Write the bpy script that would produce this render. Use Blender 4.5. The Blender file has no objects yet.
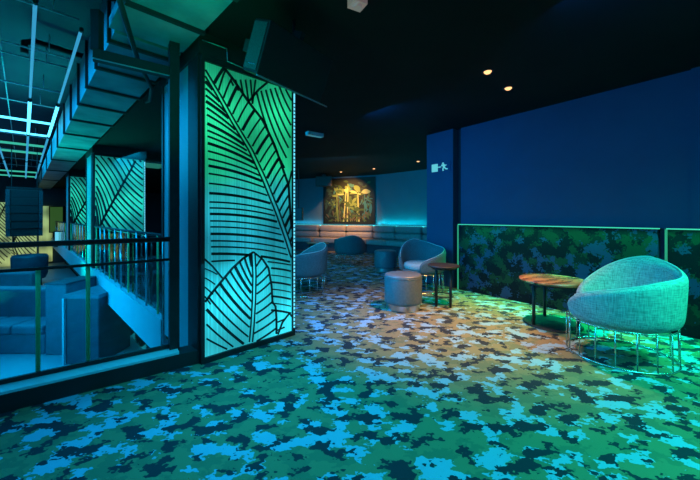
import bpy, bmesh, math, random
from mathutils import Vector, Matrix
random.seed(7)
C = bpy.context.scene.collection
PI = math.pi
F = 320.0; H = 1.2; HY = 217.0            # focal length in px, eye height, horizon row

# ------------------------------------------------------------------ frames
O = Vector((-1.222, 2.61))
AA = Vector((-.714, .700)); WW = Vector((.700, .714))      # atrium frame
UU = Vector((.8, .6)); VV = Vector((-.6, .8))              # lounge frame
ROT_A = math.atan2(.714, .700); ROT_U = math.atan2(.6, .8)
def uv(u, v): p = UU*u + VV*v; return (p.x, p.y)
def at_(t, o=0): p = O + AA*t + WW*o; return (p.x, p.y)     # t along the void edge, o offset across
def gp(px, Y): return ((px-350)/F*Y, Y)

# ------------------------------------------------------------------ mesh helpers
def nb(): return bmesh.new()
def box(bm, x0, x1, y0, y1, z0, z1, M=None):
    vs = [bm.verts.new(Vector(p)) for p in ((x0,y0,z0),(x1,y0,z0),(x1,y1,z0),(x0,y1,z0),(x0,y0,z1),(x1,y0,z1),(x1,y1,z1),(x0,y1,z1))]
    if M is not None:
        for v in vs: v.co = M @ v.co
    for f in ((0,3,2,1),(4,5,6,7),(0,1,5,4),(1,2,6,5),(2,3,7,6),(3,0,4,7)):
        bm.faces.new([vs[i] for i in f])
    return vs
def bar(bm, a, b, w, h):
    """rectangular bar from a to b, width w (horizontal), height h"""
    a = Vector(a); b = Vector(b); d = (b-a); L = d.length; d.normalize()
    up = Vector((0,0,1))
    if abs(d.z) > .95: up = Vector((0,1,0))
    s = d.cross(up).normalized(); t = s.cross(d).normalized()
    vs = []
    for k in (a, b):
        for (i, j) in ((-1,-1),(1,-1),(1,1),(-1,1)):
            vs.append(bm.verts.new(k + s*(i*w/2) + t*(j*h/2)))
    for f in ((3,2,1,0),(4,5,6,7),(0,1,5,4),(1,2,6,5),(2,3,7,6),(3,0,4,7)):
        bm.faces.new([vs[i] for i in f])
def tube(bm, pts, r, n=8, closed=False):
    pts = [Vector(p) for p in pts]; rings = []
    N = len(pts)
    prev = None
    for i, p in enumerate(pts):
        if closed: d = pts[(i+1) % N] - pts[i-1]
        else: d = pts[min(i+1, N-1)] - pts[max(i-1, 0)]
        d.normalize()
        up = Vector((0,0,1)) if abs(d.z) < .9 else Vector((0,1,0))
        if prev is not None: 
            s = (prev - d*prev.dot(d))
            s = s.normalized() if s.length > 1e-4 else d.cross(up).normalized()
        else: s = d.cross(up).normalized()
        prev = s; t = s.cross(d)
        rr = r[i] if isinstance(r, (list, tuple)) else r
        rings.append([bm.verts.new(p + s*(math.cos(2*PI*k/n)*rr) + t*(math.sin(2*PI*k/n)*rr)) for k in range(n)])
    m = N if closed else N-1
    for i in range(m):
        A, B = rings[i], rings[(i+1) % N]
        for k in range(n): bm.faces.new((A[k], A[(k+1)%n], B[(k+1)%n], B[k]))
    if not closed:
        bm.faces.new(rings[0][::-1]); bm.faces.new(rings[-1])
def lathe(bm, prof, n=40, cx=0, cy=0, sx=1, sy=1):
    rings = []
    for (r, z) in prof:
        if r < 1e-5: rings.append([bm.verts.new((cx, cy, z))])
        else: rings.append([bm.verts.new((cx+sx*r*math.cos(2*PI*k/n), cy+sy*r*math.sin(2*PI*k/n), z)) for k in range(n)])
    for A, B in zip(rings, rings[1:]):
        for k in range(n):
            k2 = (k+1) % n
            if len(A) == 1 and len(B) == 1: continue
            if len(A) == 1: bm.faces.new((A[0], B[k2], B[k]))
            elif len(B) == 1: bm.faces.new((A[k], A[k2], B[0]))
            else: bm.faces.new((A[k], A[k2], B[k2], B[k]))
def prism(bm, poly, z0, z1):
    a = [bm.verts.new((p[0], p[1], z0)) for p in poly]; b = [bm.verts.new((p[0], p[1], z1)) for p in poly]
    bm.faces.new(a[::-1]); bm.faces.new(b); n = len(poly)
    for i in range(n): bm.faces.new((a[i], a[(i+1)%n], b[(i+1)%n], b[i]))
def obj(name, bm, mat, parent=None, smooth=False, local=False, bevel=0, sub=0, loc=None):
    bmesh.ops.recalc_face_normals(bm, faces=bm.faces)
    if parent is not None and not local:
        bmesh.ops.transform(bm, matrix=Matrix.Translation(-parent.location), verts=bm.verts)
    if parent is None and loc is not None:
        bmesh.ops.transform(bm, matrix=Matrix.Translation(-Vector(loc)), verts=bm.verts)
    me = bpy.data.meshes.new(name); bm.to_mesh(me); bm.free()
    o = bpy.data.objects.new(name, me); C.objects.link(o)
    for m in (mat if isinstance(mat, (list, tuple)) else [mat]): me.materials.append(m)
    if smooth:
        for p in me.polygons: p.use_smooth = True
    if parent is not None: o.parent = parent
    elif loc is not None: o.location = loc
    if bevel:
        b = o.modifiers.new('bevel', 'BEVEL'); b.width = bevel; b.segments = 3; b.limit_method = 'ANGLE'; b.angle_limit = .6
    if sub:
        s = o.modifiers.new('sub', 'SUBSURF'); s.levels = sub; s.render_levels = sub
    return o
def thing(name, label, cat, loc=(0,0,0), rz=0, group=None):
    o = bpy.data.objects.new(name, None); C.objects.link(o); o.empty_display_size = .1
    o.location = Vector(loc); o.rotation_euler = (0,0,rz); tag(o, label, cat, group); return o
def tag(o, label, cat, group=None):
    o['label'] = label; o['category'] = cat
    if group: o['group'] = group
    return o
def struct(name, bm, mat, **k):
    o = obj(name, bm, mat, **k); o['kind'] = 'structure'; return o
def dup(root, loc, rz, label, group=None, scale=None):
    r = root.copy(); C.objects.link(r); r.location = Vector(loc); r.rotation_euler = (0,0,rz); r['label'] = label
    if group: r['group'] = group
    if scale: r.scale = scale
    for ch in list(root.children):
        c = ch.copy(); C.objects.link(c); c.parent = r
        for g in list(ch.children):
            d = g.copy(); C.objects.link(d); d.parent = c
    return r

# ------------------------------------------------------------------ materials
def mat(name, col, rough=.6, metal=0, emit=None, es=0, spec=.5, trans=0):
    m = bpy.data.materials.new(name); m.use_nodes = True
    b = m.node_tree.nodes['Principled BSDF']
    b.inputs['Base Color'].default_value = (*col, 1); b.inputs['Roughness'].default_value = rough
    b.inputs['Metallic'].default_value = metal; b.inputs['Specular IOR Level'].default_value = spec
    if emit: b.inputs['Emission Color'].default_value = (*emit, 1); b.inputs['Emission Strength'].default_value = es
    return m
def nodes(m): return m.node_tree.nodes, m.node_tree.links, m.node_tree.nodes['Principled BSDF']
def noisy(name, c1, c2, scale=8, rough=.6, stretch=(1,1,1), metal=0, bump=0, spec=.5, detail=4):
    m = mat(name, c1, rough, metal, spec=spec); N, L, b = nodes(m)
    tc = N.new('ShaderNodeTexCoord'); mp = N.new('ShaderNodeMapping'); mp.inputs['Scale'].default_value = stretch
    nz = N.new('ShaderNodeTexNoise'); nz.inputs['Scale'].default_value = scale; nz.inputs['Detail'].default_value = detail
    r = N.new('ShaderNodeValToRGB'); r.color_ramp.elements[0].position = .35; r.color_ramp.elements[1].position = .65
    r.color_ramp.elements[0].color = (*c1, 1); r.color_ramp.elements[1].color = (*c2, 1)
    L.new(tc.outputs['Object'], mp.inputs[0]); L.new(mp.outputs[0], nz.inputs['Vector']); L.new(nz.outputs['Fac'], r.inputs[0])
    L.new(r.outputs[0], b.inputs['Base Color'])
    if bump:
        bp = N.new('ShaderNodeBump'); bp.inputs['Strength'].default_value = bump; bp.inputs['Distance'].default_value = .01
        L.new(nz.outputs['Fac'], bp.inputs['Height']); L.new(bp.outputs[0], b.inputs['Normal'])
    return m

def camo(name, light, mid, mid2, dark, s, rough=.85, thr=(.555,.52), stretch=(1,1,1), fine=26, rot=0, dist=.02):
    m = mat(name, mid, rough, spec=.2); N, L, b = nodes(m)
    tc = N.new('ShaderNodeTexCoord'); mp = N.new('ShaderNodeMapping'); mp.inputs['Scale'].default_value = stretch
    mp.inputs['Rotation'].default_value = (0, 0, rot)
    L.new(tc.outputs['Object'], mp.inputs[0])
    # ragged edges: jitter the lookup with fine noise
    fn = N.new('ShaderNodeTexNoise'); fn.inputs['Scale'].default_value = fine; fn.inputs['Detail'].default_value = 2
    L.new(mp.outputs[0], fn.inputs['Vector'])
    sub = N.new('ShaderNodeVectorMath'); sub.operation = 'SUBTRACT'; sub.inputs[1].default_value = (.5,.5,.5)
    L.new(fn.outputs['Color'], sub.inputs[0])
    sc = N.new('ShaderNodeVectorMath'); sc.operation = 'SCALE'; sc.inputs['Scale'].default_value = dist*5
    L.new(sub.outputs[0], sc.inputs[0])
    def field(off, scale):
        ad = N.new('ShaderNodeVectorMath'); ad.operation = 'ADD'; L.new(mp.outputs[0], ad.inputs[0]); L.new(sc.outputs[0], ad.inputs[1])
        a2 = N.new('ShaderNodeVectorMath'); a2.operation = 'ADD'; L.new(ad.outputs[0], a2.inputs[0]); a2.inputs[1].default_value = off
        nz = N.new('ShaderNodeTexNoise'); nz.inputs['Scale'].default_value = scale; nz.inputs['Detail'].default_value = 1.2; nz.inputs['Roughness'].default_value = .4
        L.new(a2.outputs[0], nz.inputs['Vector']); return nz.outputs['Fac']
    def step(v, t):
        n = N.new('ShaderNodeMapRange'); n.inputs['From Min'].default_value = t-.006; n.inputs['From Max'].default_value = t+.006
        L.new(v, n.inputs['Value']); return n.outputs['Result']
    def mix(fac, a, c2):
        x = N.new('ShaderNodeMix'); x.data_type = 'RGBA'
        L.new(fac, x.inputs['Factor'])
        if isinstance(a, tuple): x.inputs['A'].default_value = (*a, 1)
        else: L.new(a, x.inputs['A'])
        x.inputs['B'].default_value = (*c2, 1); return x.outputs['Result']
    c = mix(step(field((31,7,3), s*1.1), .53), mid, mid2)
    c = mix(step(field((5,3,9), s), thr[1]), c, light)
    c = mix(step(field((-11,17,1), s*1.05), thr[0]), c, dark)
    # pile: small grain
    g = N.new('ShaderNodeTexNoise'); g.inputs['Scale'].default_value = 260; L.new(tc.outputs['Object'], g.inputs['Vector'])
    mr = N.new('ShaderNodeMapRange'); mr.inputs['To Min'].default_value = .8; mr.inputs['To Max'].default_value = 1.2; L.new(g.outputs['Fac'], mr.inputs['Value'])
    mu = N.new('ShaderNodeVectorMath'); mu.operation = 'SCALE'; L.new(c, mu.inputs[0]); L.new(mr.outputs[0], mu.inputs['Scale'])
    L.new(mu.outputs[0], b.inputs['Base Color'])
    bp = N.new('ShaderNodeBump'); bp.inputs['Strength'].default_value = .4; bp.inputs['Distance'].default_value = .004
    L.new(g.outputs['Fac'], bp.inputs['Height']); L.new(bp.outputs[0], b.inputs['Normal'])
    return m
M = {}
M['carpet'] = camo('camouflage carpet', (.23,.36,.50), (.235,.175,.095), (.155,.145,.085), (.020,.024,.036), 8.6, thr=(.563,.562), stretch=(.85,1.15,1), rot=.0, fine=30, dist=.02)
M['camo_fabric'] = camo('camouflage leaf fabric', (.03,.055,.13), (.018,.05,.025), (.01,.02,.017), (.006,.008,.013), 6.2, thr=(.53,.55), fine=34, dist=.03)
M['wall'] = noisy('dark blue painted plaster', (.028,.062,.135), (.032,.068,.145), 3, .75)
M['wall_light'] = noisy('grey painted plaster', (.10,.20,.26), (.12,.22,.28), 2, .7)
M['black'] = noisy('matt black paint', (.012,.013,.015), (.016,.017,.02), 5, .6)
M['ceil'] = noisy('black ceiling paint', (.006,.008,.009), (.009,.011,.012), 2, .8, spec=.15)
M['blackmetal'] = noisy('black powder coated steel', (.015,.016,.018), (.02,.022,.025), 20, .5, spec=.3)
M['steel'] = noisy('brushed steel', (.55,.58,.6), (.62,.65,.68), 60, .28, metal=1, stretch=(1,1,8))
M['duct'] = noisy('galvanised duct sheet', (.26,.30,.35), (.12,.15,.19), 2.5, .5, metal=.15)
M['teal_panel'] = noisy('smooth laminated side panel', (.35,.45,.5), (.38,.48,.53), 2, .4)
M['speaker'] = noisy('black speaker cabinet', (.007,.008,.01), (.011,.012,.014), 60, .5)
M['grille'] = noisy('grey speaker grille', (.03,.036,.05), (.055,.065,.08), 120, .5)
M['wood'] = noisy('polished walnut table top', (.16,.05,.025), (.50,.24,.13), 5, .22, stretch=(1,3,1), detail=8)
M['pouf'] = noisy('satin upholstery', (.10,.13,.15), (.13,.16,.18), 40, .3)
M['leather'] = noisy('pale bench leather', (.36,.35,.35), (.42,.4,.4), 10, .45)
M['pipe'] = noisy('pale painted pipe', (.6,.68,.72), (.66,.74,.78), 8, .4)
M['greenpost'] = noisy('green glazed post', (.12,.62,.2), (.14,.66,.24), 8, .4)
M['lowfloor'] = noisy('pale tiled floor', (.3,.42,.48), (.36,.5,.55), 2, .4)
M['booth'] = noisy('blue vinyl booth', (.10,.17,.22), (.13,.2,.26), 5, .5)
M['boothdark'] = noisy('dark booth partition', (.045,.06,.09), (.06,.08,.11), 5, .5)
M['fascia'] = noisy('pale painted fascia', (.5,.6,.68), (.55,.66,.72), 3, .5)
M['void'] = noisy('dark blue painted slab', (.03,.055,.09), (.045,.075,.11), 1.2, .8)
def glass_mat():
    m = bpy.data.materials.new('clear glass'); m.use_nodes = True; N = m.node_tree.nodes; L = m.node_tree.links; N.clear()
    o = N.new('ShaderNodeOutputMaterial'); t = N.new('ShaderNodeBsdfTransparent'); g = N.new('ShaderNodeBsdfGlossy')
    t.inputs[0].default_value = (.86,.96,.97,1); g.inputs['Roughness'].default_value = .03
    fr = N.new('ShaderNodeFresnel'); fr.inputs[0].default_value = 1.3
    mx = N.new('ShaderNodeMixShader'); L.new(fr.outputs[0], mx.inputs[0]); L.new(t.outputs[0], mx.inputs[1]); L.new(g.outputs[0], mx.inputs[2]); L.new(mx.outputs[0], o.inputs[0])
    return m
M['glass'] = glass_mat()
def emis(name, col, s):
    return mat(name, (.02,.02,.02), .5, emit=col, es=s)
M['led_cyan'] = emis('cyan led tube', (.08,.62,1), 3.2)
M['led_blue'] = emis('blue led tube', (.05,.42,.75), .75)
M['led_green'] = emis('green led tube', (.06,.7,.5), .7)
M['led_edge'] = emis('white cyan led bead strip', (.15,.75,1), 1.3)
M['led_trim'] = emis('green led profile', (.05,.75,.38), .42)
M['led_top'] = emis('green led profile, top run', (.06,.85,.5), .85)
M['led_cove'] = emis('turquoise cove strip', (.05,.75,.8), 2.5)
M['warm'] = emis('warm downlight bulb', (1,.5,.2), 1.9)
M['fix_pale'] = mat('pinkish white fixture', (.5,.4,.4), .4, emit=(1,.6,.5), es=.12)
M['exit'] = emis('exit sign white', (.15,.75,.85), .75)
M['screen'] = emis('blue lit screen', (.15,.7,.95), .9)
M['amber'] = emis('amber lit opening', (.08,.25,.05), .3)

def lightbox(name, stops, H0, H1, strength, lines=260, streak=.35):
    """translucent reeded diffuser lit from inside: the lamps behind change colour with height"""
    m = mat(name, (.1,.12,.12), .5); N, L, b = nodes(m)
    tc = N.new('ShaderNodeTexCoord'); sp = N.new('ShaderNodeSeparateXYZ'); L.new(tc.outputs['Object'], sp.inputs[0])
    mr = N.new('ShaderNodeMapRange'); mr.inputs['From Min'].default_value = H0; mr.inputs['From Max'].default_value = H1; L.new(sp.outputs['Z'], mr.inputs['Value'])
    nz0 = N.new('ShaderNodeTexNoise'); nz0.inputs['Scale'].default_value = 2.2; nz0.inputs['Detail'].default_value = 1
    L.new(tc.outputs['Object'], nz0.inputs['Vector'])
    ma = N.new('ShaderNodeMath'); ma.operation = 'MULTIPLY_ADD'; ma.inputs[1].default_value = .22; L.new(nz0.outputs['Fac'], ma.inputs[0]); L.new(mr.outputs[0], ma.inputs[2])
    sb = N.new('ShaderNodeMath'); sb.operation = 'SUBTRACT'; sb.inputs[1].default_value = .11; L.new(ma.outputs[0], sb.inputs[0])
    r = N.new('ShaderNodeValToRGB'); el = r.color_ramp.elements
    while len(el) > 1: el.remove(el[-1])
    el[0].position = stops[0][0]; el[0].color = (*stops[0][1], 1)
    for p, c in stops[1:]:
        e = el.new(p); e.color = (*c, 1)
    L.new(sb.outputs[0], r.inputs[0])
    mp = N.new('ShaderNodeMapping'); mp.inputs['Scale'].default_value = (lines, lines, 1.0); L.new(tc.outputs['Object'], mp.inputs[0])
    nz = N.new('ShaderNodeTexNoise'); nz.inputs['Scale'].default_value = .5; L.new(mp.outputs[0], nz.inputs['Vector'])
    m2 = N.new('ShaderNodeMapRange'); m2.inputs['From Min'].default_value = .3; m2.inputs['From Max'].default_value = .7
    m2.inputs['To Min'].default_value = strength*(1-streak); m2.inputs['To Max'].default_value = strength*(1+streak); L.new(nz.outputs['Fac'], m2.inputs['Value'])
    n3 = N.new('ShaderNodeTexNoise'); n3.inputs['Scale'].default_value = 1.7; n3.inputs['Detail'].default_value = 0; L.new(tc.outputs['Object'], n3.inputs['Vector'])
    m3 = N.new('ShaderNodeMapRange'); m3.inputs['From Min'].default_value = .35; m3.inputs['From Max'].default_value = .65
    m3.inputs['To Min'].default_value = .5; m3.inputs['To Max'].default_value = 1.35; L.new(n3.outputs['Fac'], m3.inputs['Value'])
    mm = N.new('ShaderNodeMath'); mm.operation = 'MULTIPLY'; L.new(m2.outputs[0], mm.inputs[0]); L.new(m3.outputs[0], mm.inputs[1])
    L.new(r.outputs[0], b.inputs['Emission Color']); L.new(mm.outputs[0], b.inputs['Emission Strength'])
    return m
M['box1'] = lightbox('green to cyan light box', [(0,(.03,.50,.60)),(.22,(.02,.55,.66)),(.42,(.015,.36,.5)),(.58,(.01,.24,.24)),(.70,(.01,.40,.16)),(.88,(.015,.52,.22)),(1,(.01,.34,.15))], 0, 2.45, 1.2)
M['box2'] = lightbox('green light box', [(0,(.02,.34,.42)),(.4,(.01,.40,.32)),(.7,(.015,.50,.32)),(1,(.01,.30,.26))], 0, 2.45, 1.0)
M['box3'] = lightbox('dull turquoise light box', [(0,(.01,.25,.3)),(1,(.01,.30,.33))], 0, 1, .6)
M['boxy'] = lightbox('amber light box', [(0,(.3,.36,.12)),(1,(.2,.34,.14))], 0, 3, 1.0)

def tweed():
    m = mat('woven tweed upholstery', (.3,.36,.36), .9, spec=.2); N, L, b = nodes(m)
    tc = N.new('ShaderNodeTexCoord')
    outs = []
    for st in ((14,14,150), (150,150,10)):
        mp = N.new('ShaderNodeMapping'); mp.inputs['Scale'].default_value = st; L.new(tc.outputs['Object'], mp.inputs[0])
        nz = N.new('ShaderNodeTexNoise'); nz.inputs['Scale'].default_value = 1; nz.inputs['Detail'].default_value = 3; L.new(mp.outputs[0], nz.inputs['Vector']); outs.append(nz.outputs['Fac'])
    ad = N.new('ShaderNodeMath'); ad.operation = 'ADD'; L.new(outs[0], ad.inputs[0]); L.new(outs[1], ad.inputs[1])
    r = N.new('ShaderNodeMapRange'); r.inputs['From Min'].default_value = .75; r.inputs['From Max'].default_value = 1.25; L.new(ad.outputs[0], r.inputs['Value'])
    x = N.new('ShaderNodeMix'); x.data_type = 'RGBA'; x.inputs['A'].default_value = (.20,.24,.25,1); x.inputs['B'].default_value = (.50,.56,.56,1)
    L.new(r.outputs[0], x.inputs['Factor']); L.new(x.outputs['Result'], b.inputs['Base Color'])
    bp = N.new('ShaderNodeBump'); bp.inputs['Strength'].default_value = .3; bp.inputs['Distance'].default_value = .004; L.new(r.outputs[0], bp.inputs['Height']); L.new(bp.outputs[0], b.inputs['Normal'])
    return m
M['tweed'] = tweed()
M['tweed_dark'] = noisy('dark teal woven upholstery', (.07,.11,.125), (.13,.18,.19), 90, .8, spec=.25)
M['velvet'] = noisy('smooth seat velvet', (.42,.45,.43), (.48,.5,.48), 30, .8, spec=.2)
M['piping'] = mat('pale piping', (.55,.6,.58), .6)
M['chrome'] = mat('champagne wire', (.62,.66,.62), .25, metal=.9)

# ------------------------------------------------------------------ camera
cam = bpy.data.cameras.new('camera'); co = bpy.data.objects.new('camera', cam); C.objects.link(co)
co.location = (0, 0, H); co.rotation_euler = (PI/2, 0, 0)
cam.sensor_width = 36; cam.lens = F/700*36; cam.shift_y = -(240-HY)/700; cam.clip_start = .05
# shift: horizon above the centre row -> frame looks lower
bpy.context.scene.camera = co

# ------------------------------------------------------------------ setting
T_END = 20.0
P0 = (-2.42,12.9); P1 = (-1.03,12.2); P2 = (.96,11.4); P3 = (2.4,10.0); P4 = (4.62,7.95)
pe = at_(T_END, 0); pe7 = at_(T_END, 7.4)
b = nb(); prism(b, [uv(-3.6,2.9), at_(.2,.03), at_(T_END,.03), pe7, P0, P1, P2, P3, P4, uv(4.72,3.9), uv(4.72,-2.2), uv(-3.6,-2.2)], -.06, 0)
struct('floor', b, M['carpet'])
b = nb(); prism(b, [uv(-3.6,3.02), at_(-.1,.04), at_(T_END,.04), pe7, P0, P1, P2, P3, P4, uv(4.72,3.9), uv(4.72,-2.2), uv(-3.6,-2.2)], 2.7, 2.85)
struct('ceiling', b, M['ceil'])
def wall(name, p, q, z0, z1, m, th=.12, side=1):
    """thick wall standing on the line p-q, thickness to the given side"""
    p = Vector(p); q = Vector(q); d = (q-p).normalized(); n = Vector((-d.y, d.x))*side*th
    bb = nb(); prism(bb, [p, q, q+n, p+n], z0, z1); return struct(name, bb, m)
wall('wall_right', uv(4.74,3.2), uv(4.74,-2.2), 0, 2.7, M['wall'])
wall('wall_right_end', uv(4.70,.52), uv(4.70,-2.2), 0, 2.7, M['wall'], th=.04)
wall('wall_behind', uv(-3.6,-2.2), uv(4.86,-2.2), 0, 2.7, M['wall'], side=-1)
wall('wall_left', uv(-3.6,-2.2), uv(-3.6,2.9), 0, 2.7, M['wall'])
wall('wall_recess', uv(4.9,3.85), P4, 0, 2.7, M['wall'], side=-1)
wall('wall_back_right', P4, P2, 0, 2.7, M['wall_light'], side=-1)
wall('wall_back_middle', P2, P1, 0, 2.7, M['wall_light'], side=-1)
wall('wall_back_left', P1, P0, 0, 2.7, M['wall_light'], side=-1)
wall('wall_gallery', P0, pe7, 0, 2.7, M['wall'], side=-1)
# tall blue pillar at the end of the right wall, dark joint beside it
b = nb(); prism(b, [uv(4.66,3.30), uv(4.66,3.86), uv(5.1,3.86), uv(5.1,3.30)], 0, 2.7); struct('trim_1', b, M['wall'])
b = nb(); prism(b, [uv(4.80,3.20), uv(4.80,3.30), uv(4.9,3.30), uv(4.9,3.20)], 0, 2.7); struct('trim_2', b, M['black'])

# void: lower floor, far wall, side walls, upper ceiling
b = nb(); prism(b, [uv(-6,2.95), uv(.65,2.95), at_(.3,.5), at_(T_END,.5), at_(T_END,-7), at_(-1,-7)], -1.3, -1.2); struct('floor', b, M['lowfloor'])
b = nb(); prism(b, [at_(-3.5,.3), at_(T_END,.3), at_(T_END,-7), at_(-3.5,-7)], 3.9, 4.0); struct('ceiling', b, M['void'])
wall('wall_far', at_(T_END,-7), at_(T_END,7.5), -1.2, 3.9, M['void'], side=1)
wall('wall_atrium_left', at_(-1,-7), at_(T_END,-7), -1.2, 3.9, M['void'], side=1)
wall('wall_lower', at_(1.2,.55), at_(T_END,.55), -1.2, -.06, M['void'], side=-1)
wall('wall_below_railing', uv(-6,2.9), uv(.6,2.9), -1.2, -.06, M['void'], th=.05)
wall('wall_upper_gallery', at_(-.1,.17), at_(T_END,.17), 2.85, 3.9, M['void'], side=-1)
wall('wall_upper_lounge', uv(-6,3.02), uv(.66,3.02), 2.85, 3.9, M['void'], side=-1)
# slab edge along the gallery
wall('trim_3', at_(1.0,-.02), at_(T_END,-.02), -.26, .14, M['fascia'], th=.07, side=-1)
# kerb under the near railing: black face, blue-lit sill
b = nb(); prism(b, [uv(-3.6,2.84), uv(.60,2.84), uv(.60,3.0), uv(-3.6,3.0)], 0, .11); struct('trim_4', b, M['black'])
b = nb(); prism(b, [uv(-3.6,2.845), uv(.44,2.845), uv(.44,3.04), uv(-3.6,3.04)], .111, .128); struct('trim_5', b, M['fascia'])

# ------------------------------------------------------------------ near railing
r = thing('glass_railing', 'near black handrail and clear glass railing on the kerb overlooking the lower floor', 'railing', (*uv(-1.2,2.96), .128), 0)
def u3(u, v, z): return Vector((*uv(u,v), z))
b = nb(); tube(b, [u3(-3.5,2.95,1.02), u3(.40,2.95,1.02)], .019, 12); obj('handrail', b, M['blackmetal'], r, smooth=True)
b = nb(); tube(b, [u3(-3.5,2.96,.855), u3(.40,2.96,.855)], .011, 10); obj('middle_rail', b, M['blackmetal'], r, smooth=True)
b = nb(); bar(b, u3(-3.5,2.98,.144), u3(.40,2.98,.144), .02, .03); obj('bottom_rail', b, M['blackmetal'], r)
b = nb(); bar(b, u3(-3.45,2.98,.5), u3(.385,2.98,.5), .01, .69); obj('glass_panel', b, M['glass'], r)
for px in (-160, -60, 38, 88, 163):  # last thin rod stands in for blue light edging the black post
    k = (px-350)/F; vv = 3.0; u = (-.6*vv*-1*0); 
    # u on the line v=3.0 for this ray
    u = (k*.8*vv + .6*vv)/(.8 - k*.6)
    b = nb(); tube(b, [u3(u,vv,.13), u3(u,vv,.86 if px != 163 else 1.0)], .013 if px < 160 else .006, 10); obj('post', b, M['greenpost'] if px < 160 else M['steel'], r, smooth=True)
# tall black post and header beam
b = nb(); prism(b, [uv(.385,2.93), uv(.455,2.93), uv(.455,3.01), uv(.385,3.01)], .11, 2.7); struct('trim_6', b, M['blackmetal'])
t = thing('header_beam', 'black steel header beam with pale lower lip above the near railing, hung from the ceiling', 'beam', (*uv(-.1,2.97), 2.33))
b = nb(); bar(b, u3(-.10,2.97,2.375), u3(.384,2.97,2.375), .07, .075); obj('beam', b, M['blackmetal'], t)
b = nb(); bar(b, u3(-.10,2.93,2.336), u3(.384,2.93,2.336), .012, .006); obj('lip', b, M['steel'], t)
b = nb(); bar(b, u3(-.075,2.97,2.41), u3(-.075,2.97,2.70), .06, .05); obj('hanger', b, M['blackmetal'], t)

# ------------------------------------------------------------------ leaf lattice
def interp(pl, t):
    L = [0]
    for a, c in zip(pl, pl[1:]): L.append(L[-1] + math.hypot(c[0]-a[0], c[1]-a[1]))
    d = max(0, min(1, t))*L[-1]
    for i in range(len(pl)-1):
        if d <= L[i+1] or i == len(pl)-2:
            f = (d-L[i])/max(1e-9, L[i+1]-L[i]); return (pl[i][0]+(pl[i+1][0]-pl[i][0])*f, pl[i][1]+(pl[i+1][1]-pl[i][1])*f)
def curve(a, c, bow, n=14):
    mx, my = (a[0]+c[0])/2, (a[1]+c[1])/2; dx, dy = c[0]-a[0], c[1]-a[1]
    q = (mx - dy*bow, my + dx*bow)
    return [((1-t)**2*a[0]+2*t*(1-t)*q[0]+t*t*c[0], (1-t)**2*a[1]+2*t*(1-t)*q[1]+t*t*c[1]) for t in [i/n for i in range(n+1)]]
def fine(pl, n=60): return [interp(pl, i/n) for i in range(n+1)]
def inside(p, poly):
    c = False; j = len(poly)-1
    for i in range(len(poly)):
        if (poly[i][1] > p[1]) != (poly[j][1] > p[1]) and p[0] < (poly[j][0]-poly[i][0])*(p[1]-poly[i][1])/(poly[j][1]-poly[i][1])+poly[i][0]: c = not c
        j = i
    return c
def ribbons(bm, items, W, Z0, Z1, y0=-.012, y1=-.002, xlo=0, k=.72):
    """items: (polyline, width, excluded polygons); dark strips standing proud of the diffuser"""
    for pl, wd, ex in items:
        wd *= k; run = []
        def flush(run):
            if len(run) < 2: return
            rows = []
            for i, p in enumerate(run):
                a = run[max(0,i-1)]; c = run[min(len(run)-1,i+1)]
                dx, dz = c[0]-a[0], c[1]-a[1]; l = math.hypot(dx, dz) or 1; nx, nz = -dz/l*wd/2, dx/l*wd/2
                rows.append([bm.verts.new((p[0]+s*nx, yy, p[1]+s*nz)) for s, yy in ((-1,y0),(1,y0),(1,y1),(-1,y1))])
            for A, B in zip(rows, rows[1:]):
                for k in range(4): bm.faces.new((A[k], A[(k+1)%4], B[(k+1)%4], B[k]))
            bm.faces.new(rows[0]); bm.faces.new(rows[-1][::-1])
        for p in pl:
            ok = xlo <= p[0] <= W and Z0 <= p[1] <= Z1 and not any(inside(p, e) for e in ex)
            if ok: run.append(p)
            else: flush(run); run = []
        flush(run)
def leaf(items, mid, edge, n, bow, wd, lead=.12, ex=(), t0=.03, t1=.97, edgew=None, vary=True):
    for i in range(n):
        t = t0+(t1-t0)*i/(n-1); te = min(1, max(0, t+lead*(1-t)))
        items.append((curve(interp(mid, t), interp(edge, te), bow), wd*(1.5 if vary and i % 3 == 1 else 1), ex))
    if edgew: items.append((fine(edge), edgew, ex))

# pattern of the big front panel, drawn on the panel's own plane
def onpanel(px, py):
    k = (px-350)/F; t = (k*O.y-O.x)/(WW.x-k*WW.y); Y = O.y+WW.y*t
    return (t, H-(py-HY)*Y/F)
def pp(l): return [onpanel(*p) for p in l]
items = []
mid1 = pp([(203,70),(218,95),(233,122),(250,150),(264,180),(277,212),(287,240),(296,268)])
l3_l = pp([(253,252),(243,258),(232,268),(222,280),(212,292),(203,304)]); l3_r = pp([(253,252),(262,259),(268,268),(271,285),(272,302),(275,306),(276,318),(276,352)])
l3_mid = pp([(253,252),(254,275),(253.5,300),(252,325),(249,357)])
poly3 = l3_l + [onpanel(203,368), onpanel(276,352)] + l3_r[::-1]
def midY(y):
    tab = [(203,70),(218,95),(233,122),(250,150),(264,180),(277,212),(287,240),(296,268)]
    for a, c in zip(tab, tab[1:]):
        if a[1] <= y <= c[1]: return a[0]+(c[0]-a[0])*(y-a[1])/(c[1]-a[1])
    return 296
ys = [80,87,94,100,106,113,122,129,135,142,150,158,165,173,183,193,202,208,214,221,227,234,241,247,254,262]
for i, y in enumerate(ys):
    my = min(266, y + max(9, 30-(y-110)*.22) if y > 100 else y+24)
    items.append((curve(onpanel(203, y), onpanel(midY(my), my), .07), .015 if i % 3 else .024, (poly3,)))
for d in (-2, 2): items.append((pp([(p[0]+d, p[1]) for p in fine([(203,70),(218,95),(233,122),(250,150),(264,180),(277,212),(287,240),(296,268)])]), .011, ()))
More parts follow.
